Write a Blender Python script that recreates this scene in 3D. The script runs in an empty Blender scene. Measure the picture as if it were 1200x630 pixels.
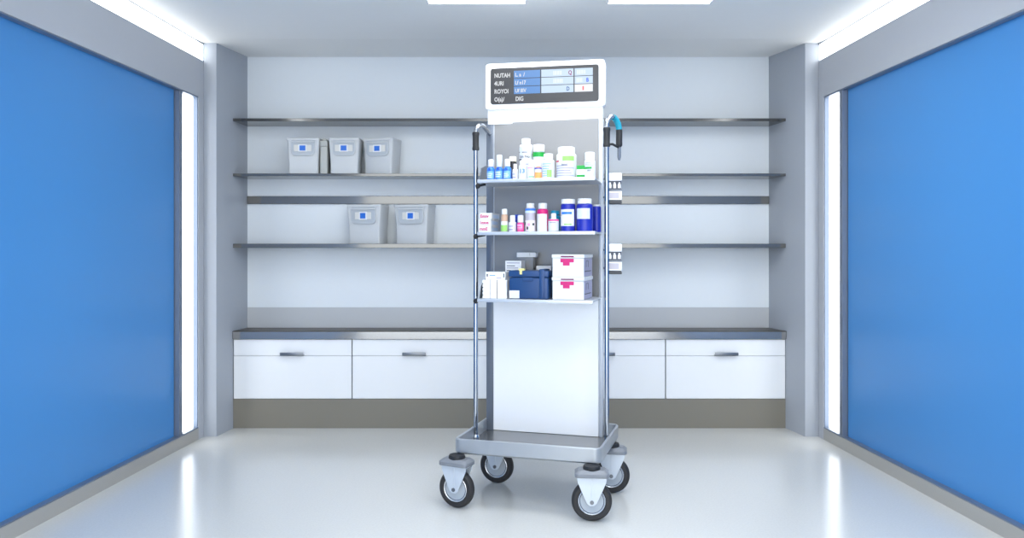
import bpy, bmesh, math, random
from mathutils import Vector, Matrix
random.seed(7)
R = math.radians
scene = bpy.context.scene
COL = scene.collection

# ------------------------------------------------------------------ camera, world, exposure
F = 930.0; EYE = 1.18
cd = bpy.data.cameras.new('camera'); cam = bpy.data.objects.new('camera', cd); COL.objects.link(cam)
cam.location = (0, 0, EYE); cam.rotation_euler = (R(90), 0, 0)
cd.sensor_width = 36; cd.lens = 36*F/1200; cd.shift_y = -23/1200; cd.clip_start = 0.05
scene.camera = cam
w = bpy.data.worlds.new('world'); scene.world = w; w.use_nodes = True
w.node_tree.nodes['Background'].inputs[0].default_value = (0.92, 0.965, 1.0, 1)
w.node_tree.nodes['Background'].inputs[1].default_value = 2.9
vs = scene.view_settings
vs.view_transform = 'Standard'; vs.look = 'None'; vs.gamma = 1; vs.use_curve_mapping = False
vs.exposure = 0.47
E_COVE, E_STRIP, E_PANEL, E_SCREEN = 2.6, 2.4, 6.6, 0.72
LIGHT = (.95, 0.98, 1.0)

# ------------------------------------------------------------------ materials
def lin(c):
    return tuple(((v/255)/12.92 if v/255 <= .04045 else ((v/255+.055)/1.055)**2.4) for v in c)
def mat(name, c, rough=.5, metal=0., spec=.5, coat=0., noise=.03, scale=40., bump=0., stretch=None, trans=0., emit=None, es=0.):
    m = bpy.data.materials.new(name); m.use_nodes = True
    nt = m.node_tree; b = nt.nodes['Principled BSDF']
    L = lin(c)
    b.inputs['Roughness'].default_value = rough; b.inputs['Metallic'].default_value = metal
    b.inputs['Specular IOR Level'].default_value = spec; b.inputs['Coat Weight'].default_value = coat
    b.inputs['Coat Roughness'].default_value = .08
    b.inputs['Transmission Weight'].default_value = trans
    tc = nt.nodes.new('ShaderNodeTexCoord'); mp = nt.nodes.new('ShaderNodeMapping')
    if stretch: mp.inputs['Scale'].default_value = stretch
    nt.links.new(tc.outputs['Object'], mp.inputs['Vector'])
    n = nt.nodes.new('ShaderNodeTexNoise'); n.inputs['Scale'].default_value = scale; n.inputs['Detail'].default_value = 3
    nt.links.new(mp.outputs['Vector'], n.inputs['Vector'])
    mx = nt.nodes.new('ShaderNodeMix'); mx.data_type = 'RGBA'
    nt.links.new(n.outputs['Fac'], mx.inputs['Factor'])
    mx.inputs['A'].default_value = tuple(v*(1-noise) for v in L)+(1,)
    mx.inputs['B'].default_value = tuple(min(1, v*(1+noise)) for v in L)+(1,)
    nt.links.new(mx.outputs['Result'], b.inputs['Base Color'])
    if bump:
        bp = nt.nodes.new('ShaderNodeBump'); bp.inputs['Strength'].default_value = bump; bp.inputs['Distance'].default_value = .002
        nt.links.new(n.outputs['Fac'], bp.inputs['Height']); nt.links.new(bp.outputs['Normal'], b.inputs['Normal'])
    if emit:
        b.inputs['Emission Color'].default_value = tuple(emit)+(1,); b.inputs['Emission Strength'].default_value = es
    return m
M = {}
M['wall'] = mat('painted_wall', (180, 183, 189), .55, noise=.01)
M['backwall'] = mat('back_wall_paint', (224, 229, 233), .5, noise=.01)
M['splash'] = mat('splashback_laminate', (186, 188, 190), .4, noise=.01)
M['ceil'] = mat('ceiling_paint', (234, 234, 232), .6, noise=.01)
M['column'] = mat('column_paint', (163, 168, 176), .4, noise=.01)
M['floor'] = mat('polished_floor', (211, 210, 205), .2, spec=.6, noise=.09, scale=110, bump=.05)
M['base'] = mat('skirting_grey', (165, 163, 158), .4, noise=.01)
M['reveal'] = mat('reveal_metal', (120, 132, 150), .35, metal=.4, noise=.02)
M['blue'] = mat('blue_lacquer', (68, 137, 200), .32, spec=.38, noise=.012, scale=3)
M['steel'] = mat('brushed_steel', (104, 104, 103), .09, metal=1, noise=.03, scale=30, stretch=(1, 20, 20))
M['worktop'] = mat('worktop_steel', (84, 82, 78), .4, metal=.3, noise=.04, scale=30, stretch=(1, 20, 20))
M['steelb'] = mat('polished_steel_edge', (142, 143, 144), .09, metal=1, noise=.02, scale=30, stretch=(1, 20, 20))
M['plinth'] = mat('plinth_grey', (126, 121, 110), .45, noise=.02, scale=8)
M['cab'] = mat('white_cabinet_lacquer', (237, 238, 239), .3, noise=.005)
M['carcass'] = mat('cabinet_carcass', (110, 116, 124), .6)
M['handle'] = mat('handle_steel', (120, 124, 130), .3, metal=.8)
M['chrome'] = mat('chrome_tube', (168, 173, 180), .13, metal=1, noise=.01)
M['tray'] = mat('tray_silver', (172, 176, 180), .32, metal=.55, noise=.02, scale=12)
M['trayfloor'] = mat('tray_deck', (140, 140, 140), .25, metal=.7, noise=.05, scale=20, stretch=(1, 15, 1))
M['post'] = mat('post_grey', (112, 119, 130), .4, metal=.4)
M['back'] = mat('grey_back_panel', (150, 149, 148), .3, metal=.3, noise=.01)
M['white'] = mat('white_gloss', (252, 252, 252), .25, noise=.005)
M['shelf'] = mat('cart_shelf_metal', (198, 203, 210), .35, metal=.3)
M['black'] = mat('black_rubber', (30, 31, 34), .55, noise=.1)
M['tire'] = mat('dark_tire_rubber', (42, 41, 42), .6, noise=.08)
M['plate'] = mat('caster_plate_grey', (128, 132, 138), .45)
M['fork'] = mat('caster_fork_metal', (205, 212, 220), .35, metal=.3)
M['hub'] = mat('wheel_hub_grey', (176, 184, 192), .4)
M['ring'] = mat('rim_ring_silver', (225, 228, 232), .2, metal=.6)
M['dark'] = mat('dark_grey', (60, 62, 66), .5)
M['teal'] = mat('teal_grip', (20, 150, 175), .4)
M['bezel'] = mat('display_bezel', (44, 44, 46), .3, noise=.01)
M['bin'] = mat('bin_plastic', (198, 200, 201), .4, noise=.01)
M['bintab'] = mat('bin_tab_plastic', (188, 192, 195), .3)
M['binlabel'] = mat('bin_label_blue', (38, 105, 200), .4)
M['holder'] = mat('label_holder_white', (222, 224, 226), .3)
M['slim'] = mat('bin_side_plastic', (180, 181, 176), .45)
M['slimd'] = mat('bin_recess_shade', (176, 181, 186), .35)
M['holderg'] = mat('label_holder_grey', (212, 210, 204), .3)
M['gap'] = mat('dark_window_grey', (74, 78, 92), .4)
for k, c in dict(cartonw=(246, 246, 246), pw=(226, 227, 228), pblue=(50, 125, 220), pdblue=(30, 70, 190), plblue=(125, 175, 225), pnavy=(30, 42, 160), case=(28, 66, 116),
                 cream=(244, 238, 212), blackband=(25, 22, 25), green=(20, 160, 60), lgreen=(150, 205, 105), pink=(230, 60, 140),
                 magenta=(205, 22, 112), lpink=(235, 160, 200), orange=(245, 165, 95), tan=(200, 165, 140), greyl=(185, 180, 190), tealp=(15, 150, 190),
                 red=(200, 60, 90), textg=(80, 84, 98), plum=(110, 20, 75), paper=(212, 217, 224), lilac=(158, 156, 186), yellow=(225, 220, 150),
                 clear=(205, 218, 230), sblue=(70, 130, 205), slight=(205, 225, 248), swhite=(240, 244, 250), sred=(190, 40, 40)).items():
    M[k] = mat('print_'+k, c, .35, noise=.01)
M['cove'] = mat('cove_light_emitter', (255, 255, 255), emit=LIGHT, es=E_COVE)
M['strip'] = mat('strip_light_emitter', (255, 255, 255), emit=LIGHT, es=E_STRIP)
M['panel'] = mat('ceiling_light_emitter', (255, 255, 255), emit=LIGHT, es=E_PANEL)
for k, c in dict(scr_blue=(86, 144, 214), scr_light=(200, 222, 248), scr_white=(238, 243, 250), scr_text=(225, 228, 232)).items():
    M[k] = mat('lit_'+k, (20, 20, 20), .3, emit=lin(c), es=E_SCREEN)

# ------------------------------------------------------------------ mesh helpers
def newbm(): return bmesh.new()
def obj(name, bm, m, parent=None, smooth=True, loc=None):
    me = bpy.data.meshes.new(name)
    bmesh.ops.recalc_face_normals(bm, faces=bm.faces[:])
    if smooth:
        for f in bm.faces: f.smooth = True
        for e in bm.edges:
            if len(e.link_faces) == 2 and e.calc_face_angle(0) > R(32): e.smooth = False
    bm.to_mesh(me); bm.free()
    me.materials.append(M[m] if isinstance(m, str) else m)
    o = bpy.data.objects.new(name, me); COL.objects.link(o)
    if parent: o.parent = parent
    if loc: o.location = loc
    return o
def tag(o, label, cat, group=None):
    o['label'] = label; o['category'] = cat
    if group: o['group'] = group
    return o
def thing(name, label, cat, loc=(0, 0, 0), rz=0, group=None):
    o = bpy.data.objects.new(name, None); COL.objects.link(o); o.empty_display_size = .05
    o.location = loc; o.rotation_euler = (0, 0, rz)
    return tag(o, label, cat, group)
def struct(name, bm, m):
    o = obj(name, bm, m); o['kind'] = 'structure'; return o
def merge(bm, b2):
    me = bpy.data.meshes.new('tmp'); b2.to_mesh(me); b2.free(); bm.from_mesh(me); bpy.data.meshes.remove(me)
def bev(b, w, seg=2, sel=None):
    es = [e for e in b.edges if (sel is None or sel(e))]
    bmesh.ops.bevel(b, geom=es, offset=w, segments=seg, profile=.5, affect='EDGES', clamp_overlap=True)
def hexa(bm, p, bevel=0, seg=2):          # p: 8 points, bottom loop then top loop
    b = newbm(); v = [b.verts.new(q) for q in p]
    for f in ((0, 1, 2, 3), (7, 6, 5, 4), (0, 4, 5, 1), (1, 5, 6, 2), (2, 6, 7, 3), (3, 7, 4, 0)): b.faces.new([v[i] for i in f])
    bmesh.ops.recalc_face_normals(b, faces=b.faces[:])
    if bevel: bev(b, bevel, seg)
    merge(bm, b)
def box(bm, x0, x1, y0, y1, z0, z1, bevel=0, seg=2, tw=1., td=1.):
    cx, cy = (x0+x1)/2, (y0+y1)/2
    def s(x, y, a, c): return (cx+(x-cx)*a, cy+(y-cy)*c)
    lo = [(x0, y0), (x1, y0), (x1, y1), (x0, y1)]
    p = [(*s(x, y, tw, td), z0) for x, y in lo]+[(x, y, z1) for x, y in lo]
    hexa(bm, p, bevel, seg)
def prism(bm, poly, z0, z1, bevel=0, seg=2, axis='z', offs=(0, 0, 0)):
    b = newbm()
    def P(a, c, h):
        q = (a, c, h) if axis == 'z' else (a, h, c) if axis == 'y' else (h, a, c)
        return (q[0]+offs[0], q[1]+offs[1], q[2]+offs[2])
    lo = [b.verts.new(P(a, c, z0)) for a, c in poly]; hi = [b.verts.new(P(a, c, z1)) for a, c in poly]
    n = len(poly); b.faces.new(lo); b.faces.new(hi[::-1])
    for i in range(n): b.faces.new((lo[i], lo[(i+1) % n], hi[(i+1) % n], hi[i]))
    bmesh.ops.recalc_face_normals(b, faces=b.faces[:])
    if bevel: bev(b, bevel, seg)
    merge(bm, b)
def rrect(x0, x1, y0, y1, r, n=6):
    pts = []
    for cx, cy, a in ((x1-r, y1-r, 0), (x0+r, y1-r, 90), (x0+r, y0+r, 180), (x1-r, y0+r, 270)):
        for i in range(n+1):
            t = R(a+90*i/n); pts.append((cx+r*math.cos(t), cy+r*math.sin(t)))
    return pts
def lathe(bm, prof, n=28, c=(0, 0, 0), axis='z', sy=1., closed=False):
    b = newbm(); rings = []
    for r, z in prof:
        if r < 1e-6: rings.append([b.verts.new((0, 0, z))])
        else: rings.append([b.verts.new((r*math.cos(2*math.pi*i/n), sy*r*math.sin(2*math.pi*i/n), z)) for i in range(n)])
    for A, B in zip(rings, rings[1:]+(rings[:1] if closed else [])):
        for i in range(n):
            j = (i+1) % n
            if len(A) == 1 and len(B) == 1: continue
            if len(A) == 1: b.faces.new((A[0], B[i], B[j]))
            elif len(B) == 1: b.faces.new((A[i], A[j], B[0]))
            else: b.faces.new((A[i], A[j], B[j], B[i]))
    if len(rings[0]) > 1 and not closed: b.faces.new(rings[0][::-1])
    if len(rings[-1]) > 1 and not closed: b.faces.new(rings[-1])
    if axis == 'y': bmesh.ops.rotate(b, verts=b.verts, cent=(0, 0, 0), matrix=Matrix.Rotation(R(90), 3, 'X'))
    bmesh.ops.translate(b, verts=b.verts, vec=c); merge(bm, b)
def tube(bm, pts, r, n=14, taper=None):
    b = newbm(); P = [Vector(p) for p in pts]; rings = []; up = None
    for i, p in enumerate(P):
        t = ((P[i+1] if i < len(P)-1 else P[i])-(P[i-1] if i else P[i])).normalized()
        if up is None:
            up = Vector((0, 0, 1)) if abs(t.z) < .9 else Vector((1, 0, 0))
        x = t.cross(up).normalized(); y = x.cross(t).normalized(); up = y
        rr = r*(taper[i] if taper else 1)
        rings.append([b.verts.new(p+x*rr*math.cos(2*math.pi*k/n)+y*rr*math.sin(2*math.pi*k/n)) for k in range(n)])
    for A, B in zip(rings, rings[1:]):
        for i in range(n): b.faces.new((A[i], A[(i+1) % n], B[(i+1) % n], B[i]))
    b.faces.new(rings[0][::-1]); b.faces.new(rings[-1]); merge(bm, b)
def curve(pts, n=8):                     # Catmull-Rom
    P = [Vector(p) for p in pts]; P = [2*P[0]-P[1]]+P+[2*P[-1]-P[-2]]; out = []
    for i in range(1, len(P)-2):
        a, b, c, d = P[i-1:i+3]
        for k in range(n):
            t = k/n
            out.append(.5*((2*b)+(c-a)*t+(2*a-5*b+4*c-d)*t*t+(3*b-a-3*c+d)*t**3))
    out.append(P[-2]); return out
def arcband(bm, r, z0, z1, a0, a1, th=.0006, r1=None, n=14):
    b = newbm(); r1 = r if r1 is None else r1; L = []
    for i in range(n+1):
        t = R(a0+(a1-a0)*i/n); c, s = math.cos(t), math.sin(t)
        L.append([b.verts.new((rr*c, rr*s, z)) for rr, z in ((r, z0), (r+th, z0), (r1+th, z1), (r1, z1))])
    for A, B in zip(L, L[1:]):
        for k in range(4): b.faces.new((A[k], A[(k+1) % 4], B[(k+1) % 4], B[k]))
    b.faces.new(L[0]); b.faces.new(L[-1][::-1]); merge(bm, b)
def text(s, size, depth=.0004, bold=.025):
    cu = bpy.data.curves.new('t', 'FONT'); cu.body = s; cu.size = size; cu.extrude = depth; cu.resolution_u = 3; cu.offset = size*bold
    o = bpy.data.objects.new('t', cu); COL.objects.link(o)
    dg = bpy.context.evaluated_depsgraph_get(); me = bpy.data.meshes.new_from_object(o.evaluated_get(dg))
    b = newbm(); b.from_mesh(me); bpy.data.objects.remove(o); bpy.data.curves.remove(cu); bpy.data.meshes.remove(me)
    bmesh.ops.rotate(b, verts=b.verts, cent=(0, 0, 0), matrix=Matrix.Rotation(R(90), 3, 'X'))
    return b
def addtext(bm, s, size, x, y, z, sx=1.):
    b = text(s, size); bmesh.ops.scale(b, vec=(sx, 1, 1), verts=b.verts); bmesh.ops.translate(b, verts=b.verts, vec=(x, y, z)); merge(bm, b)

# ------------------------------------------------------------------ room
YA, YB, YC = 5.01, 5.46, 5.235      # column face, back wall, cabinet and shelf fronts
YN = -1.5                           # how far the room runs behind the camera
ZC = 2.473
def wx(side, y):
    return -(1.945+.0505*(YA-y)) if side < 0 else 1.934+.046*(YA-y)
def WP(side, y, z, n=0): return (wx(side, y)+side*n, y, z)
def wbox(bm, side, y0, y1, z0, z1, n0, n1, bevel=0):
    hexa(bm, [WP(side, y0, z0, n0), WP(side, y1, z0, n0), WP(side, y1, z0, n1), WP(side, y0, z0, n1),
              WP(side, y0, z1, n0), WP(side, y1, z1, n0), WP(side, y1, z1, n1), WP(side, y0, z1, n1)], bevel, 1)
def axl(y): return -1.864+(y-YA)/.45*.044      # alcove side walls
def axr(y): return 1.848-(y-YA)/.45*.081

b = newbm(); box(b, -2.7, 2.7, YN, 5.7, -.1, 0); struct('floor', b, 'floor')
b = newbm(); box(b, -2.7, 2.7, YN, 4.88, ZC, 2.6)
hexa(b, [(-2.7, 4.88, ZC), (2.7, 4.88, ZC), (2.7, 5.7, 2.516), (-2.7, 5.7, 2.516), (-2.7, 4.88, 2.6), (2.7, 4.88, 2.6), (2.7, 5.7, 2.6), (-2.7, 5.7, 2.6)])
struct('ceiling', b, 'ceil')
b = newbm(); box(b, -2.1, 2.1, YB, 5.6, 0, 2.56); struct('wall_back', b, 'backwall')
ZB, ZT, YS = .068, 2.13, 4.935      # recess bottom, top, far end
ZCV = 2.363                          # bottom of the light cove
for side, nm in ((-1, 'left'), (1, 'right')):
    b = newbm()
    wbox(b, side, YN, YA, ZT, ZCV, 0, .16)
    wbox(b, side, YS, YA, .0, ZT, 0, .16)
    wbox(b, side, YN, YS, 0, ZT, .06, .16)
    wbox(b, side, YN, YA, ZCV, ZC+.05, .03, .16)
    wbox(b, side, YA-.004, YA, ZCV, ZC, 0, .03)
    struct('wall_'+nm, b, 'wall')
    b = newbm(); wbox(b, side, YN, YS, 0, ZB, 0, .06); struct('baseboard_'+nm, b, 'base')
    # column closing the wall, with the splayed side of the alcove
    X0 = wx(side, YA); f = axl if side < 0 else axr
    b = newbm(); prism(b, [(X0, YA-.006), (f(YA), YA-.006), (f(YB), YB), (X0+side*.3, YB), (X0+side*.3, YA+.06), (X0, YA+.06)], 0, 2.55)
    bev(b, .003, 2, lambda e: abs(e.verts[0].co.x-e.verts[1].co.x) < 1e-5 and abs(e.verts[0].co.y-YA+.006) < 1e-5 and abs(e.verts[1].co.y-YA+.006) < 1e-5)
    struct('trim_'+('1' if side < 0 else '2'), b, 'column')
    # blue panel
    t = thing('wall_panel', 'huge glossy blue panel filling the recess of the %s wall' % nm, 'wall panel', WP(side, 1.5, ZB, .04), 0, None)
    t.location = (wx(side, 1.5), 1.5, 0)
    mw = Matrix.Translation((-wx(side, 1.5), -1.5, 0))
    def part(name, m, *a, parent=t):
        q = newbm()
        for k in a: wbox(q, side, *k)
        bmesh.ops.transform(q, matrix=mw, verts=q.verts); return obj(name, q, m, parent)
    part('panel_sheet', 'blue', (YN, 4.695, ZB+.006, ZT-.006, .04, .055))
    part('panel_frame', 'reveal', (YN, 4.75, ZT-.006, ZT, .004, .06), (YN, 4.75, ZB, ZB+.006, .004, .06), (4.705, 4.745, ZB, ZT, .012, .06))
    # vertical strip light
    t = thing('strip_light', 'tall bright vertical light strip at the far end of the %s wall' % nm, 'light')
    t.location = (wx(side, 4.84), 4.84, 0); mw = Matrix.Translation((-wx(side, 4.84), -4.84, 0))
    part('diffuser', 'strip', (4.75, 4.925, ZB+.01, ZT-.01, .03, .05), parent=t)
    part('light_frame', 'reveal', (4.746, 4.935, ZT-.009, ZT, .002, .058), (4.746, 4.935, ZB, ZB+.009, .002, .058), (4.926, 4.935, ZB, ZT, .004, .058), parent=t)
    # cove light under the ceiling
    t = thing('cove_light', 'long bright strip light running along the top of the %s wall' % nm, 'light')
    t.location = (wx(side, 2.), 2., 0); mw = Matrix.Translation((-wx(side, 2.), -2., 0))
    part('diffuser', 'cove', (YN, YA-.008, ZCV+.003, ZC-.004, .002, .028), parent=t)
    part('light_frame', 'reveal', (YN, YA-.006, ZCV, ZCV+.003, -.001, .028), (YN, YA-.006, ZC-.004, ZC, -.001, .028), (YA-.008, YA-.005, ZCV, ZC, -.001, .028), parent=t)

b = newbm(); box(b, axl(YB)+.001, axr(YB)-.001, YB-.006, YB, .64, .782); struct('trim_3', b, 'splash')
b = newbm(); box(b, axl(YB)+.001, axr(YB)-.001, YB-.014, YB, 1.491, 1.545, .0015, 1)
tag(obj('wall_rail', b, 'steel'), 'flat steel rail on the back wall between the middle two shelves', 'rail')

# ceiling lights
for x0, x1, lab in ((-.433, .067, 'left one of the bright rectangular ceiling panels at the top edge'), (.504, 1.03, 'right one of the bright rectangular ceiling panels at the top edge')):
    for k, y1 in enumerate((4.15, 2.3)):
        y0 = y1-1.2
        if k: lab = lab.replace('at the top edge', 'added unseen nearer the camera, beyond the frame')  # second row is unseen, added for more light on the cart front
        t = thing('ceiling_light', lab, 'light', ((x0+x1)/2, (y0+y1)/2, ZC), 0, 'ceiling light panels')
        hx, hy = (x1-x0)/2, .6
        b = newbm(); box(b, -hx, hx, -hy, hy, -.008, -.002); obj('diffuser', b, 'panel', t)
        b = newbm()
        for q in ((-hx-.012, -hx, -hy-.012, hy+.012), (hx, hx+.012, -hy-.012, hy+.012), (-hx, hx, -hy-.012, -hy), (-hx, hx, hy, hy+.012)): box(b, *q, -.010, 0)
        obj('light_frame', b, 'white', t)

# ------------------------------------------------------------------ shelves, cabinets
def alc(y0, y1, e=.001): return [(axl(y0)+e, y0), (axr(y0)-e, y0), (axr(y1)-e, y1), (axl(y1)+e, y1)]
SH = ((2.024, 2.044, 'empty steel wall shelf, highest, above the row of three bins'),
      (1.662, 1.680, 'steel wall shelf carrying three wide bins'),
      (1.190, 1.217, 'lowest steel wall shelf, carrying two bins left of the cart'))
for z0, z1, lab in SH:
    b = newbm(); prism(b, alc(YC, YB-.001), z0, z1, .0012, 1)
    tag(obj('wall_shelf', b, 'steel'), lab, 'shelf', None)
b = newbm(); prism(b, alc(YC-.010, YB-.007), .588, .6425, .003, 2); wt = tag(obj('worktop', b, 'worktop'), 'long grey steel worktop over the row of white drawer cabinets', 'worktop')
b = newbm(); prism(b, [(axl(YC)+.003, YC-.013), (axr(YC)-.003, YC-.013), (axr(YC)-.003, YC-.009), (axl(YC)+.003, YC-.009)], .589, .638, .001, 1); obj('front_edge', b, 'steelb', wt)
b = newbm(); prism(b, alc(YC+.004, YB-.001), 0, .193); tag(obj('plinth', b, 'plinth'), 'long grey plinth under the row of white drawer cabinets', 'plinth')
CX = ((-1.839, -1.0554, 'white two-drawer cabinet in the far left corner'), (-1.0554, -.2308, 'white two-drawer cabinet, second from the left corner, ending behind the cart'),
      (-.2308, .1858, 'narrow white two-drawer cabinet hidden mostly behind the cart'), (.1858, 1.0132, 'white two-drawer cabinet just right of the cart'), (1.0132, 1.8055, 'white two-drawer cabinet in the far right corner'))
for i, (x0, x1, lab) in enumerate(CX):
    xc = (x0+x1)/2
    t = thing('drawer_cabinet', lab, 'cabinet', (xc, YC, .194), 0, None); h = (x1-x0)/2; H = .393
    b = newbm(); box(b, -h+(.045 if i == 0 else 0.001), h-(.05 if i == 4 else .001), .018, .22, 0, H); obj('cabinet_body', b, 'carcass', t)
    g = .0035
    b = newbm(); box(b, -h+g, h-g, 0, .017, .2855, H-.001, .0012, 1); d1 = obj('drawer', b, 'cab', t)
    b = newbm(); box(b, -h+g, h-g, 0, .017, .002, .2835, .0012, 1); obj('drawer', b, 'cab', t)
    b = newbm(); box(b, -.077, .077, -.028, .0, .288, .292, .001, 1); box(b, -.077, .077, -.030, -.024, .288, .309, .002, 2)
    hd = obj('handle', b, 'handle', d1)
    if i == 2: hd.scale = (.6, 1, 1)

# ------------------------------------------------------------------ storage bins
def storage_bin(px, wpx, z, hpx, lab, yaw, depth=.165, y=5.25):
    if yaw > 8: y, depth = 5.277, .148
    s = y/F; W = wpx*s; H = hpx*s; wb = .9
    t = thing('storage_bin', lab, 'bin', ((px-600)*s, y, z+.0005), -R(yaw), 'pale storage bins on the wall shelves')
    hw = W/2
    b = newbm()
    # open body with tapering walls and a raised shoulder
    pr = [(wb*hw, 0), (wb*hw*1.005, H*.35), (hw*.965, H*.75), (hw, H*.93)]
    rings = []
    for i, (w_, z_) in enumerate(pr):
        y0 = .008-.008*i/3; rings.append([(x, yy, z_) for x, yy in rrect(-w_, w_, y0, depth, .012, 4)])
    vv = [[b.verts.new(p) for p in r_] for r_ in rings]
    for A, B in zip(vv, vv[1:]):
        for k in range(len(A)): b.faces.new((A[k], A[(k+1) % len(A)], B[(k+1) % len(A)], B[k]))
    b.faces.new(vv[0][::-1]); b.faces.new(vv[-1])
    obj('bin_body', b, 'bin', t)
    b = newbm(); prism(b, rrect(-hw-.002, hw+.002, -.004, depth+.002, .014, 4), H*.93, H, .003, 2)
    obj('lid', b, 'bin', t)
    # scooped front tab
    tw, z0, z1 = hw*.74, H*.50, H*.93
    pts = [(-tw, z1), (-tw, z0+.03)]+[(-tw+.03*(1-math.cos(R(a))), z0+.03*(1-math.sin(R(a)))) for a in (20, 45, 70, 90)]
    pts += [(-x, zz) for x, zz in pts[::-1]]
    b = newbm(); prism(b, pts, -.006, .004, .002, 2, axis='y'); tb = obj('front_tab', b, 'bintab', t)
    b = newbm(); box(b, -tw*.95, tw*.95, -.014, -.004, H*.865, H*.90, .002, 2); obj('pull_ridge', b, 'bin', tb)
    b = newbm(); prism(b, [(x*.93, zz if zz > z1-.001 else zz+.006) for x, zz in pts], -.0068, -.0055, axis='y'); obj('tab_recess_shade', b, 'slimd', tb)  # flat darker plate, shade of the scooped tab put into its colour
    b = newbm(); box(b, -.058, .058, -.0095, -.005, H*.62, H*.80, .001, 1); hd = obj('label_holder', b, 'holderg', t)
    b = newbm(); box(b, -.029, .029, -.0110, -.008, H*.61, H*.81, .001, 1); obj('label_window', b, 'holder', hd)
    b = newbm(); box(b, -.019, .019, -.0125, -.0105, H*.64, H*.78, 0); obj('blue_label', b, 'binlabel', hd)
    return t
storage_bin(355, 38, 1.680, 42, 'pale grey lidded bin with blue label, leftmost on its shelf, left of the added side box', 0)
storage_bin(403, 36, 1.680, 42, 'pale grey lidded bin with blue label, just right of the added side box', 0, .15)
storage_bin(442.5, 38.5, 1.680, 42, 'pale grey lidded bin with blue label, rightmost of the upper row', 16)
storage_bin(426, 43, 1.217, 46, 'pale grey lidded bin with blue label, left one of the lower pair', 15)
storage_bin(481.5, 43, 1.217, 46, 'pale grey lidded bin with blue label, right one of the lower pair, nearest the cart', 15)
s = 5.27/F
t = thing('bin_side_stand_in', 'added narrow cream-grey box standing in for the side of the first upper bin', 'bin', ((379.3-600)*s, 5.27, 1.6805))  # visible side of the first bin, built as an extra narrow box
b = newbm(); prism(b, rrect(-.024, .024, 0, .15, .006, 3), 0, .182, .001, 1); obj('bin_body', b, 'slim', t)
b = newbm(); box(b, -.026, .026, -.002, .152, .183, .222, .006, 3); box(b, -.015, .015, .01, .12, .222, .236, .006, 2); obj('lid', b, 'slim', t)

# ------------------------------------------------------------------ the cart
TH = R(16.5); CC, SS = math.cos(TH), math.sin(TH); CXY = (.133, 3.817)
cart = thing('medical_cart', 'tall silver wheeled medicine cart with display head, three shelves and four casters, mid-room', 'cart', (*CXY, 0), -TH)
ZF = .25
# base tray
b = newbm()
o_ = rrect(-.343, .343, -.263, .263, .035, 6); i_ = rrect(-.331, .331, -.251, .251, .024, 6); n = len(o_)
def loop(b, P, z): return [b.verts.new((x, y, z)) for x, y in P]
A = loop(b, rrect(-.335, .335, -.255, .255, .03, 6), .238); B = loop(b, o_, .246); C = loop(b, o_, .304); D = loop(b, rrect(-.340, .340, -.260, .260, .033, 6), .308)
E = loop(b, rrect(-.334, .334, -.254, .254, .027, 6), .308); G = loop(b, i_, .304); H_ = loop(b, i_, .2445)
for P, Q in ((A, B), (B, C), (C, D), (D, E), (E, G), (G, H_)):
    for k in range(n): b.faces.new((P[k], P[(k+1) % n], Q[(k+1) % n], Q[k]))
b.faces.new(A[::-1]); b.faces.new(H_)
tray = obj('base_tray', b, 'tray', cart)
b = newbm(); prism(b, rrect(-.3305, .3305, -.2505, .2505, .023, 6), .2446, ZF); obj('tray_deck', b, 'trayfloor', tray)
# back board
VB = .20
b = newbm(); box(b, -.335, -.297, VB-.006, VB+.03, ZF, 1.83, .003, 2); obj('support_post', b, 'post', cart)
b = newbm(); box(b, .251, .272, VB-.004, VB+.03, ZF, 1.83, .003, 2); obj('support_post', b, 'shelf', cart)
b = newbm(); box(b, -.2965, .2505, VB+.001, VB+.02, .93, 1.83); bp = obj('back_panel', b, 'back', cart)
b = newbm(); box(b, -.2965, -.2925, VB-.003, VB+.001, .95, 1.83); obj('edge_bead', b, 'shelf', bp)
b = newbm(); box(b, -.2965, .2505, VB-.006, VB+.02, ZF+.001, .93, .002, 1); obj('front_panel', b, 'white', cart)
# shelves of the cart
SZ = (1.509, 1.262, .9455)
def uof(px, v):
    t = (px-600)/F; return (t*(CXY[1]+v*CC)-CXY[0]-v*SS)/(CC+t*SS)
VF = -.135
for k, z in enumerate(SZ):
    uL, uR = uof(559.5, VF), uof(697.5 if k < 2 else 695, VF)
    b = newbm(); prism(b, [(uL, VF), (uR, VF), (.268, VB-.007), (-.296, VB-.007), (-.325, VB-.05)], z-.008, z, .002, 1)
    box(b, uL, uR, VF-.004, VF+.004, z-.015, z+.001, .002, 2)
    s_ = obj('shelf', b, 'shelf', cart)
    b = newbm(); lathe(b, [(0, -.012), (.009, -.010), (.013, 0), (.009, .010), (0, .012)], 16, (0, 0, 0), 'y')
    bmesh.ops.rotate(b, verts=b.verts, cent=(0, 0, 0), matrix=Matrix.Rotation(R(-25), 3, 'Y'))
    bmesh.ops.translate(b, verts=b.verts, vec=(uof(560 if k == 0 else 557.5, -.02), -.02, z-.019)); 
    tube(b, [(-.322, -.004, z-.019), (-.27, -.02, z-.012)], .006)
    obj('clamp_knob', b, 'black', s_)
    if k != 1:
        b = newbm()
        a0, a1 = (uL+.004, VF+.01), (-.318, VB-.05)
        hexa(b, [(a0[0], a0[1], z), (a0[0]+.003, a0[1], z), (a1[0]+.003, a1[1], z), (a1[0], a1[1], z),
                 (a0[0], a0[1]+.03, z+.06), (a0[0]+.003, a0[1]+.03, z+.06), (a1[0]+.003, a1[1], z+.1), (a1[0], a1[1], z+.1)], .001, 1)
        obj('side_cheek', b, 'post', s_)
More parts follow.
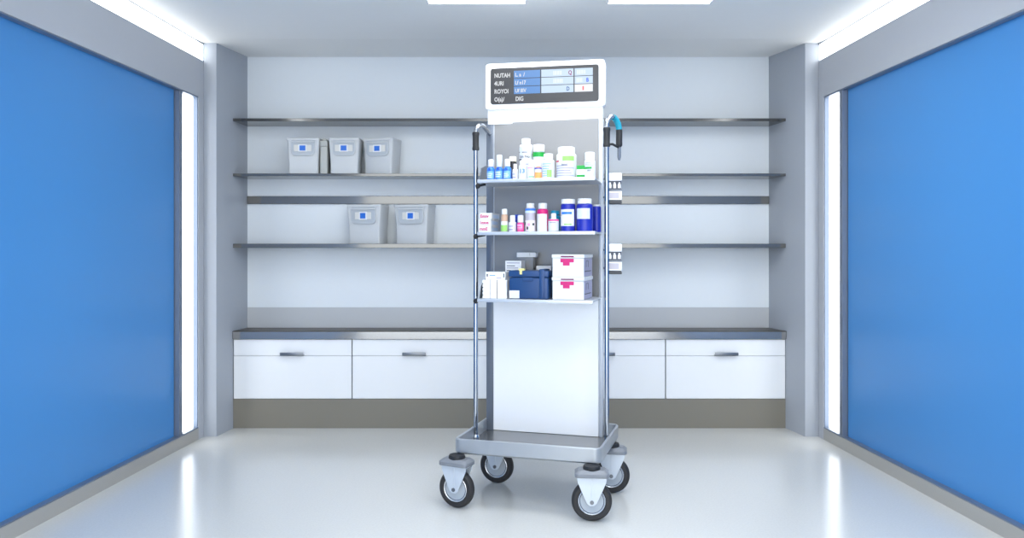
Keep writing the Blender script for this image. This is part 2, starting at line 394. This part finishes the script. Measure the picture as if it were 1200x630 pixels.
# poles and handles
PU = .325
b = newbm()
tube(b, [(-PU, 0, ZF), (-PU, 0, 1.0), (-PU, 0, 1.755)]+[tuple(p) for p in curve([(-PU, 0, 1.76), (-PU+.006, .01, 1.782), (-PU+.012, .04, 1.797), (-PU+.012, .09, 1.795), (-PU+.01, .19, 1.775)], 6)], .0115, 18)
lathe(b, [(.018, 0), (.018, .012), (.013, .02)], 18, (-PU, 0, ZF))
p = obj('handle_pole', b, 'chrome', cart)
b = newbm(); lathe(b, [(.012, 0), (.0165, .002), (.0175, .01), (.0155, .02), (.0155, .07), (.0175, .082), (.0165, .09), (.012, .092)], 18, (-PU, 0, 1.666)); obj('grip', b, 'black', p)
b = newbm()
cv = curve([(PU, 0, 1.755), (PU+.004, .005, 1.785), (PU+.016, .03, 1.806), (PU+.03, .06, 1.80), (PU+.042, .075, 1.775), (PU+.046, .08, 1.745), (PU+.046, .08, 1.70), (PU+.046, .08, 1.668)], 6)
tube(b, [(PU, 0, ZF), (PU, 0, 1.0)]+[tuple(q) for q in cv[:20]], .0115, 18); lathe(b, [(.018, 0), (.018, .012), (.013, .02)], 18, (PU, 0, ZF))
p = obj('handle_pole', b, 'chrome', cart)
b = newbm(); lathe(b, [(.012, 0), (.0165, .002), (.0175, .01), (.0155, .02), (.0155, .07), (.0175, .082), (.0165, .09), (.012, .092)], 18, (PU, 0, 1.66)); obj('grip', b, 'black', p)
b = newbm(); tube(b, cv[15:30], .0145, 16); o = obj('teal_sleeve', b, 'teal', p)
b = newbm(); tube(b, cv[29:], .0155, 16, [1]*(len(cv[29:])-2)+[.9, .6]); tube(b, [(PU, 0, 1.672), (PU+.02, .04, 1.678), (PU+.046, .08, 1.665)], .006, 10); obj('hook_end', b, 'black', p)
b = newbm(); tube(b, [(PU+.046, .08, 1.68), (PU+.046, .08, 1.62), (PU+.046, .08, 1.605)], .0085, 14, [1, 1, .6]); obj('hook_tip', b, 'post', p)

# casters
def caster(u, v, yaw, top=.238):
    rw = .088
    T = Matrix.Translation((u, v, 0)) @ Matrix.Rotation(R(yaw), 4, 'Z')
    def fin(name, b, m, par):
        bmesh.ops.transform(b, matrix=T, verts=b.verts); return obj(name, b, m, par)
    b = newbm()
    for sd in (-1, 1):      # two fork cheeks, wide at the plate and narrow at the axle
        y = sd*.030
        pts = [(-.066, .196), (.066, .196), (.060, .17), (.022, rw-.006), (.010, rw-.016), (-.010, rw-.016), (-.022, rw-.006), (-.060, .17)]
        prism(b, pts, y-.002, y+.002, .001, 1, axis='y')
    box(b, -.066, .066, -.032, .032, .19, .197, .002, 1)
    prism(b, [(-.004, .19), (.004, .19), (.004, rw+.02), (-.004, rw+.02)], -.034, -.031, .001, 1, axis='y')
    c = fin('caster', b, 'fork', cart)
    b = newbm(); prism(b, rrect(-.074, .074, -.05, .05, .02, 5), .196, .213, .003, 2)
    pp = rrect(-.074, .074, -.05, .05, .02, 5)
    lo = [b.verts.new((x, y, .213)) for x, y in pp]; hi = [b.verts.new((x*.80, y*.68, .225)) for x, y in pp]
    for k in range(len(pp)): b.faces.new((lo[k], lo[(k+1) % len(pp)], hi[(k+1) % len(pp)], hi[k]))
    b.faces.new(hi); fin('swivel_plate', b, 'plate', c)
    b = newbm(); lathe(b, [(.036, .222), (.038, .226), (.038, .234), (.036, .2405)], 24); fin('swivel_bearing', b, 'black', c)
    b = newbm()
    lathe(b, [(.060, -.017), (.064, -.0205), (.078, -.020), (.085, -.013), (rw, -.006), (rw, .006), (.085, .013), (.078, .020), (.064, .0205), (.060, .017)], 48, (0, 0, rw), 'y', closed=True)
    fin('tire', b, 'tire', c)
    b = newbm(); lathe(b, [(0, -.019), (.014, -.019), (.016, -.012), (.050, -.012), (.054, -.015), (.0595, -.015), (.0595, .015), (.054, .015), (.050, .012), (.016, .012), (.014, .019), (0, .019)], 40, (0, 0, rw), 'y'); fin('hub', b, 'hub', c)
    b = newbm()
    for sd in (-1, 1):
        ring = []
        tube_pts = [(.0575*math.cos(2*math.pi*i/32), sd*.0165, rw+.0575*math.sin(2*math.pi*i/32)) for i in range(33)]
        tube(b, tube_pts, .0022, 6)
    fin('rim_ring', b, 'ring', c)
    b = newbm()
    for sd in (-1, 1): tube(b, [(.0525*math.cos(2*math.pi*i/32), sd*.0142, rw+.0525*math.sin(2*math.pi*i/32)) for i in range(33)], .0016, 6)
    fin('hub_groove', b, 'gap', c)
    b = newbm(); lathe(b, [(.009, -.036), (.009, -.031), (.0045, -.031), (.0045, .031), (.009, .031), (.009, .036)], 12, (0, 0, rw), 'y'); fin('axle_bolt', b, 'handle', c)
for a in ((-.318, -.283, -9), (.308, -.285, 12), (.325, .135, 8), (-.258, .135, -3)): caster(*a)

# display head
HY = -R(10.5)+TH
hc = Vector((.164, 4.017, 0))-Vector((*CXY, 0)); hu = hc.x*CC-hc.y*SS; hv = hc.x*SS+hc.y*CC
HM = Matrix.Translation((hu, hv, 0)) @ Matrix.Rotation(HY, 4, 'Z')
Z0, Z1 = 1.896, 2.13
def hfin(name, b, m, par):
    bmesh.ops.transform(b, matrix=HM, verts=b.verts); return obj(name, b, m, par)
b = newbm(); prism(b, rrect(-.305, .305, Z0, Z1, .018, 6), 0, .075, .004, 2, axis='y')
box(b, -.297, .292, .018, .07, 1.822, Z0+.01, .003, 2)
head = hfin('display_head', b, 'white', cart)
b = newbm(); prism(b, rrect(-.278, .275, 1.921, 2.105, .013, 5), -.004, .002, .001, 1, axis='y'); hfin('display_bezel', b, 'bezel', head)
rows = [2.088-.0405*i for i in range(4)]
cols = ((-.156, -.021, 'scr_blue'), (-.015, .148, 'scr_light'), (.154, .245, 'scr_light'))
for r_ in range(3):
    for ci, (x0, x1, m_) in enumerate(cols):
        if ci == 2 and r_ == 2: m_ = 'scr_white'
        b = newbm(); box(b, x0, x1, -.0052, -.004, rows[r_]-.037, rows[r_]); hfin('screen_cell', b, m_, head)
for r_, s_ in enumerate(('NUTAH', '4URI', 'ROYOI', 'O(a)/')):
    b = newbm(); addtext(b, s_, .030, -.258, -.0048, rows[r_]-.031, .8); hfin('screen_text', b, 'scr_text', head)
b = newbm(); addtext(b, 'DIG', .030, -.148, -.0048, rows[3]-.031, .8); hfin('screen_text', b, 'scr_text', head)
for r_, s_ in enumerate(('L. a  /', 'Lf n17', 'Uf IIIV')):
    b = newbm(); addtext(b, s_, .026, -.15, -.006, rows[r_]-.029, .85); hfin('screen_text', b, 'scr_text', head)
for (x, r_, s_, m_) in ((.122, 0, 'Q', 'plum'), (.112, 2, 'D', 'case'), (.212, 1, 'B', 'pdblue'), (.192, 2, 'I', 'sred'), (.196, 2, 'I', 'sred')):
    b = newbm(); addtext(b, s_, .028, x, -.006, rows[r_]-.029, .8); hfin('screen_symbol', b, m_, head)
for (x, r_, s_) in ((.045, 0, 'IIIIIII'), (.045, 1, 'IIIIIIII'), (.165, 0, 'IIIIIII'), (.162, 1, 'IIIII')):
    b = newbm(); addtext(b, s_, .028, x, -.0058, rows[r_]-.029, .9); hfin('screen_text', b, 'scr_white', head)

# ------------------------------------------------------------------ goods on the cart
def spot(px, v):
    u = uof(px, v); return CXY[0]+u*CC+v*SS, CXY[1]-u*SS+v*CC
def bottle(name, lab, cat, px, wpx, hpx, v, k, body, capm, cap=(.7, .25), shoulder=.12, label=None, marks=(), band=None, neck=.55, group=None, flat=1., sub=()):
    x, y = spot(px, v); s = y/F; r = wpx*s/2; h = hpx*s; ch = cap[1]*h; cr = cap[0]*r; bh = h-ch
    t = thing(name, lab, cat, (x, y, SZ[k]+.0006), -TH, group)
    b = newbm(); sh = shoulder*h; e = min(.003, r*.15)
    pr = [(0, 0), (r-e, 0), (r, e)]
    pr += [(r, bh-sh)]
    for i in range(1, 6):
        a = R(90*i/5); pr.append((neck*r+(1-neck)*r*math.cos(a), bh-sh+sh*.8*math.sin(a)))
    pr += [(neck*r, bh), (0, bh)]
    lathe(b, pr, 28, sy=flat); obj('bottle_body', b, body, t)
    b = newbm(); c2 = min(.003, cr*.25)
    lathe(b, [(0, bh+.0003), (cr-.0005, bh+.0003), (cr, bh+.001), (cr, h-c2), (cr-c2*.3, h-c2*.3), (cr-c2, h), (0, h)], 28, sy=flat)
    cp = obj('cap', b, capm, t)
    b = newbm(); lathe(b, [(cr+.0006, bh+.0012), (cr+.0006, bh+.0028)], 28, sy=flat); 
    b.free()
    if label:
        m_, a, c, *rest = label; sp = rest[0] if rest else 75
        b = newbm(); arcband(b, r+.0002, a*h, c*h, -90-sp, -90+sp); lb = obj('paper_label', b, m_, t)
        for mm, z0, z1, a0, a1 in marks:
            b = newbm(); arcband(b, r+.0009, z0*h, z1*h, -90+a0, -90+a1, .0004); obj('printed_mark', b, mm, lb)
    if band:
        for m_, a, c in ([band] if not isinstance(band[0], tuple) else band):
            b = newbm(); rr = (r if a*h < bh-sh*.6 else cr)+.0004; arcband(b, rr, a*h, c*h, 0, 360, .0006, n=30); obj('colour_band', b, m_, t)
    for m_, s_, size, zz in sub:      # printed characters on a label
        b = newbm(); addtext(b, s_, size*h, 0, 0, 0); ww = max(q.co.x for q in b.verts)
        for q in b.verts:
            a = (q.co.x-ww/2)/r; rr = r+.0012+(-q.co.y); z_ = q.co.z; q.co = Vector((rr*math.sin(a), -rr*math.cos(a), z_+zz*h))
        obj('printed_text', b, m_, t)
    return t
def lines(m_, z0, z1, n, a=50): return tuple((m_, z0+(z1-z0)*i/n, z0+(z1-z0)*(i+.35)/n, -a, a*random.uniform(.3, 1)) for i in range(n))

g1 = 'medicine bottles on the top cart shelf'
for px, hp, lab, cm in ((575.3, 24.5, 'small blue bottle with white cap, leftmost on the top cart shelf', 'pw'), (585.3, 29.5, 'taller blue bottle with frosted clear cap, second on the top cart shelf', 'clear'), (594.8, 24.5, 'small blue bottle with white cap, third on the top cart shelf', 'pw')):
    bottle('medicine_bottle', lab, 'bottle', px, 9.4, hp, -.085, 0, 'pblue', cm, (.68, .36 if hp < 27 else .48), .14, ('plblue', .08, .42 if hp < 27 else .36, 62), lines('pw', .12, .36, 3), group=g1, sub=(('pdblue', '%', .16, .45 if hp < 27 else .38),))
bottle('medicine_bottle', 'cream-capped bottle with black collar behind the small blue bottles', 'bottle', 601, 9, 29, .0, 0, 'blackband', 'cream', (.95, .2), .05, group=g1)
bottle('dropper_bottle', 'small white dropper bottle in front of the black-collared bottle', 'bottle', 603.8, 6.3, 18.5, -.09, 0, 'pw', 'pw', (.62, .3), .1, ('paper', .1, .5), lines('lilac', .1, .5, 2), group=g1)
bottle('medicine_bottle', 'plain white bottle with blue figure 13 on the top cart shelf', 'bottle', 612.8, 9.6, 22.5, -.085, 0, 'pw', 'pw', (.72, .22), .1, ('paper', .08, .7), group=g1, sub=(('pblue', '13', .3, .33),))
bottle('pill_bottle', 'tall white square-shouldered bottle, highest on the top cart shelf, grey print', 'bottle', 616.5, 15.5, 50, .02, 0, 'pw', 'pw', (.68, .13), .04, ('paper', .3, .8, 80), (('textg', .66, .69, -70, -48), ('textg', .66, .68, -20, 25), ('textg', .47, .52, -65, -25), ('lilac', .38, .40, -20, 40)), neck=.6, group=g1)
bottle('medicine_bottle', 'slim bottle with pinkish label left of the orange one', 'bottle', 622.5, 8.4, 22.5, -.085, 0, 'pw', 'pw', (.8, .25), .08, ('paper', .08, .72), (('lpink', .55, .62, -40, 40), ('green', .10, .14, -20, 60)), group=g1)
bottle('pill_bottle', 'white bottle with green band raised behind the orange bottle', 'bottle', 631.5, 13.8, 42.5, .02, 0, 'pw', 'pw', (.98, .2), .1, None, band=('green', .66, .78), neck=.75, group=g1)
bottle('medicine_bottle', 'small bottle with dark blue band and orange lower half', 'bottle', 630.8, 8, 23.5, -.085, 0, 'orange', 'pw', (.85, .38), .08, ('pw', .34, .54, 180), (('pdblue', .5, .56, -80, 80),), group=g1)
bottle('pill_bottle', 'white bottle with pale blue lines left of the big jar', 'bottle', 642.6, 14.6, 29.5, -.075, 0, 'pw', 'pw', (.75, .22), .1, ('paper', .05, .68), lines('plblue', .1, .66, 6)+(('lgreen', .06, .35, 0, 45),), neck=.7, group=g1)
bottle('supplement_jar', 'biggest white jar on the top cart shelf, domed lid, red and green print', 'jar', 663.8, 23.2, 37, -.055, 0, 'pw', 'pw', (.86, .2), .06, ('paper', .04, .68, 80), (('lgreen', .55, .70, -10, 60), ('red', .52, .57, -78, -35))+lines('lilac', .08, .46, 5, 60), neck=.84, group=g1)
x, y = spot(680.7, -.09); s = y/F
t = thing('medicine_carton', 'small green carton with white band beside the big jar', 'carton', (x, y, SZ[0]+.0006), -TH)
b = newbm(); box(b, -.0195, .0195, 0, .03, 0, .058, .001, 1); obj('carton_body', b, 'green', t)
b = newbm(); box(b, -.0197, .0197, -.0006, .015, .015, .040); obj('paper_label', b, 'pw', t)
t = bottle('medicine_bottle', 'tall tapered white bottle with green band, rightmost on the top cart shelf', 'bottle', 691.3, 12.6, 30, -.075, 0, 'pw', 'pw', (.93, .3), .06, ('paper', .05, .62, 70), (('green', .34, .42, -75, 30),)+lines('lilac', .46, .62, 3), neck=.85, group=g1)

for o_, z_, m_, s_, sz in (('highest', .112, 'textg', 'Em No', .018), ('biggest', .060, 'textg', 'lmnol', .012), ('rightmost on the top', .03, 'textg', 'nul', .012)):
    for q in list(COL.objects):
        if q.get('label') and o_ in q['label'] and q['category'] in ('bottle', 'jar'):
            r = max(v.co.x for c_ in q.children if c_.name.startswith('bottle_body') for v in c_.data.vertices)
            b = newbm(); addtext(b, s_, sz, 0, 0, 0); ww = max(k_.co.x for k_ in b.verts)
            for k_ in b.verts:
                a = (k_.co.x-ww/2)/r; k_.co = Vector(((r+.0014)*math.sin(a), -(r+.0014)*math.cos(a), k_.co.z+z_))
            lb = [c_ for c_ in q.children if c_.name.startswith('paper_label')][0]
            obj('printed_text', b, m_, lb)
# shelf 2
g2 = 'medicine bottles on the middle cart shelf'
for i in range(3):
    x, y = spot(568, -.10)
    t = thing('medicine_carton', 'white carton with pink print, %s of the three stacked on the middle shelf' % ('lowest', 'middle', 'topmost')[i], 'carton', (x+.004*(i == 2), y, SZ[1]+.0006+.0305*i), -TH, 'cartons stacked on the middle cart shelf')
    b = newbm(); box(b, -.031, .031, 0, .125, 0, .030, .001, 1); cb = obj('carton_body', b, 'pw', t)
    b = newbm(); addtext(b, ('rnmE', '1nxve', 'Emnv')[i], .021, -.026, -.0006, .008, .9); obj('printed_text', b, 'magenta', t)
    b = newbm(); box(b, .031, .0316, .02, .11, .006, .022); obj('side_label', b, 'slight', t)
bottle('medicine_bottle', 'slim amber-necked bottle with pale green label beside the pink cartons', 'bottle', 591.2, 8, 27, -.09, 1, 'tan', 'pw', (.82, .24), .04, ('pw', .02, .46, 170), (('lgreen', .03, .30, -65, 65),), group=g2, neck=.7)
bottle('medicine_bottle', 'small white bottle right of the amber-necked bottle', 'bottle', 600.7, 9, 19.5, -.09, 1, 'pw', 'pw', (.72, .38), .06, ('paper', .1, .5), lines('lilac', .1, .5, 2), group=g2)
bottle('medicine_bottle', 'dark blue capped bottle hidden behind the pink bottle', 'bottle', 607.5, 10, 20.5, -.03, 1, 'pdblue', 'pdblue', (.9, .25), .06, group=g2)
bottle('medicine_bottle', 'small bright pink bottle with white cap', 'bottle', 610, 8, 19.5, -.09, 1, 'pink', 'pw', (.88, .44), .05, ('lpink', .12, .45, 50), lines('pink', .15, .4, 2), group=g2)
bottle('pill_bottle', 'bottle with blue neck band and grey label, checkered foot', 'bottle', 621.6, 12.2, 33.5, -.07, 1, 'greyl', 'pw', (.78, .16), .05, ('pw', .02, .40, 90), (('dark', .24, .34, -70, -48), ('dark', .08, .18, -30, -8), ('dark', .22, .30, 35, 60), ('tealp', .05, .1, -75, -50), ('lpink', .2, .3, -15, 15)), band=(('pblue', .74, .81), ('slight', .66, .73)), neck=.85, group=g2)
bottle('pill_bottle', 'magenta bottle with white cap and large white label', 'bottle', 636, 13.2, 33.5, -.07, 1, 'magenta', 'pw', (.78, .2), .08, ('pw', .0, .62, 62), (), neck=.7, group=g2)
bottle('pill_bottle', 'teal topped bottle just behind the white pink-striped one', 'bottle', 650.5, 13.5, 25, -.01, 1, 'tealp', 'tealp', (.8, .2), .1, group=g2)
bottle('medicine_bottle', 'white bottle with conical cap and pink stripe in front of the teal one', 'bottle', 648.8, 12.2, 21.5, -.085, 1, 'pw', 'pw', (.5, .28), .1, ('paper', .05, .58), (('textg', .48, .5, -35, 35),), band=('pink', .58, .66), neck=.5, group=g2)
bottle('supplement_jar', 'blue jar with white lid and white label printed in blue', 'jar', 665.8, 17.2, 38, -.07, 1, 'pnavy', 'pw', (.94, .15), .06, ('pw', .17, .68, 65), (('pblue', .53, .60, -45, 40), ('lgreen', .2, .24, -20, 40)), neck=.88, group=g2)
bottle('supplement_jar', 'blue jar with white lid and plain blank label', 'jar', 685, 19.5, 38.5, -.06, 1, 'pnavy', 'pw', (.86, .16), .06, ('paper', .38, .70, 50), (), neck=.82, group=g2)
bottle('supplement_jar', 'dark blue jar tucked in the right end of the middle cart shelf', 'jar', 699, 11, 32, .06, 1, 'pnavy', 'pw', (.8, .06), .05, neck=.8, group=g2)

# shelf 3
def carton(lab, px, v, w, d, z, h, m_='cartonw', name='carton', cat='carton', yaw=0, group=None, marks=()):
    x, y = spot(px, v)
    t = thing(name, lab, cat, (x, y, z), -TH+R(yaw), group)
    b = newbm(); box(b, -w/2, w/2, 0, d, 0, h, .0012, 1); obj('carton_body', b, m_, t)
    for mm, x0, x1, z0, z1 in marks:
        b = newbm(); box(b, x0*w-w/2, x1*w-w/2, -.0005, .002, z0*h, z1*h); obj('printed_mark', b, mm, t)
    return t
g3 = 'white cartons at the left of the bottom cart shelf'
z3 = SZ[2]+.0006
t = carton('narrow white carton with notched edge, leftmost on the bottom cart shelf', 569.8, -.10, .038, .10, z3, .088, group=g3)
b = newbm()
for q in range(4): lathe(b, [(.0028, -.002), (.0028, .002)], 10, (-.0172, .0, .016+.018*q), 'y')
obj('edge_notch', b, 'dark', t)
carton('white carton standing second from the left on the bottom cart shelf', 578.2, -.10, .030, .10, z3, .088, group=g3)
carton('white carton standing against the blue case', 588.2, -.10, .046, .10, z3, .088, 'cartonw', group=g3)
carton('white printed carton lying on the upright white cartons', 580.5, -.09, .098, .08, z3+.0885, .038, group=g3, marks=(('plblue', .2, .5, .5, .62), ('textg', .05, .12, .4, .75), ('lilac', .55, .8, .2, .3), ('textg', .9, .96, .3, .8)))
carton('white carton with grey text lines behind the blue case', 601.5, .042, .083, .07, z3, .178, group=g3, marks=(('lilac', .1, .9, .93, .95), ('textg', .1, .6, .85, .87), ('lilac', .1, .8, .79, .81), ('textg', .1, .35, .72, .74)))
carton('flat white carton bridging the top of the goods behind the blue case', 616.5, .115, .098, .05, z3+.1945, .024, group=g3, marks=(('textg', .69, .70, .3, .95),))
carton('tall grey carton under the flat one behind the blue case', 617, .12, .07, .04, z3, .194, 'back', group=g3)
carton('white carton showing just above the right end of the blue case', 637, .07, .075, .06, z3, .153, 'cartonw', group=g3)
x, y = spot(618.7, -.10)
t = thing('carry_case', 'dark blue lidded carry case with small white label on the bottom cart shelf', 'case', (x, y, z3), -TH)
W = .1 
b = newbm(); box(b, -.093, .098, 0, .135, 0, .102, .008, 3); obj('case_body', b, 'case', t)
b = newbm(); box(b, -.095, .100, -.002, .137, .103, .134, .006, 3); ld = obj('lid', b, 'case', t)
b = newbm(); box(b, -.025, .025, -.004, .0, .085, .102, .0015, 1); obj('front_latch', b, 'case', t)
b = newbm(); box(b, .055, .080, -.005, .10, .0015, .141, .003, 2); obj('strap_rib', b, 'case', t)
b = newbm(); box(b, -.092, -.042, -.0012, .001, .003, .040); obj('paper_label', b, 'pw', t)
b = newbm(); box(b, -.040, -.028, -.0035, .004, .116, .137); box(b, -.046, -.018, .0, .02, .134, .144, .001, 1); obj('lid_tag', b, 'yellow', t)
for i, (lab) in enumerate(('white lidded box with magenta print, lower one of the pair on the bottom cart shelf', 'white lidded box with magenta print, upper one of the pair on the bottom cart shelf')):
    x, y = spot(665.6, -.10)
    t = thing('lidded_box', lab, 'box', (x, y, z3+.1055*i), -TH, 'white magenta-printed boxes on the bottom cart shelf')
    W = .148
    b = newbm(); box(b, -W/2, W/2, 0, .21, 0, .088, .002, 1); obj('box_body', b, 'pw', t)
    b = newbm(); box(b, -W/2-.003, W/2+.003, -.003, .213, .0885, .105, .002, 1); ld = obj('lid', b, 'pw', t)
    b = newbm(); box(b, -.033, .028, -.0036, 0, .092, .098); obj('dark_slot', b, 'plum', ld)
    b = newbm(); box(b, -.036, .028, -.0006, .002, .068, .085); box(b, -.024, .008, -.0006, .002, .053, .068); obj('printed_mark', b, 'magenta', t)
    b = newbm(); box(b, W/2-.002, W/2+.0008, .01, .20, .002, .086); sl = obj('side_label', b, 'lilac', t)
    b = newbm()
    for q in ((.05, .06, .045, .075), (.10, .11, .045, .075), (.05, .11, .072, .076)): box(b, W/2, W/2+.0014, *q)
    obj('printed_mark', b, 'textg', sl)
    b = newbm(); box(b, W/2, W/2+.0016, .02, .17, .024, .028); obj('printed_line', b, 'dark', sl)

# dispensers hung beside the right pole
for zt, hh, lab in ((1.541, .144, 'upper white supply dispenser with clear window hanging beside the right pole'), (1.206, .143, 'lower white supply dispenser with clear window hanging beside the right pole')):
    x, y = spot(720.3, .035)
    t = thing('supply_dispenser', lab, 'dispenser', (x, y, zt-hh), -TH*.3, 'dispensers on the right pole')
    hw = .034
    b = newbm(); box(b, -hw+.002, hw-.002, .012, .05, .0, hh-.002, .002, 1); obj('dispenser_body', b, 'gap', t)
    b = newbm(); box(b, -hw, hw, 0, .052, hh-.037, hh, .004, 2); obj('top_cover', b, 'white', t)
    b = newbm(); box(b, -hw, hw, 0, .05, .016, .058, .003, 2); dr = obj('bin_drawer', b, 'white', t)
    b = newbm(); box(b, -hw+.008, hw-.014, -.0008, .002, .024, .052); obj('paper_label', b, 'greyl', dr)
    b = newbm(); box(b, -hw, hw, -.001, .05, 0, .012, .002, 1); obj('foot_rail', b, 'dark', t)
    b = newbm(); box(b, -hw, hw, .002, .012, .060, .066); obj('window_ledge', b, 'post', t)
    b = newbm()
    for q in (-.022, 0, .022): lathe(b, [(0, .072), (.007, .072), (.0075, .088), (.0045, .093), (.0045, .099), (0, .1)], 14, (q, .006, 0))
    obj('vial', b, 'white', t)
    b = newbm(); tube(b, [(-hw-.016, .0, hh*.8), (-hw+.006, .028, hh*.8)], .005, 10); tube(b, [(-hw-.016, .0, hh*.2), (-hw+.006, .028, hh*.2)], .005, 10); obj('pole_clip', b, 'handle', t)
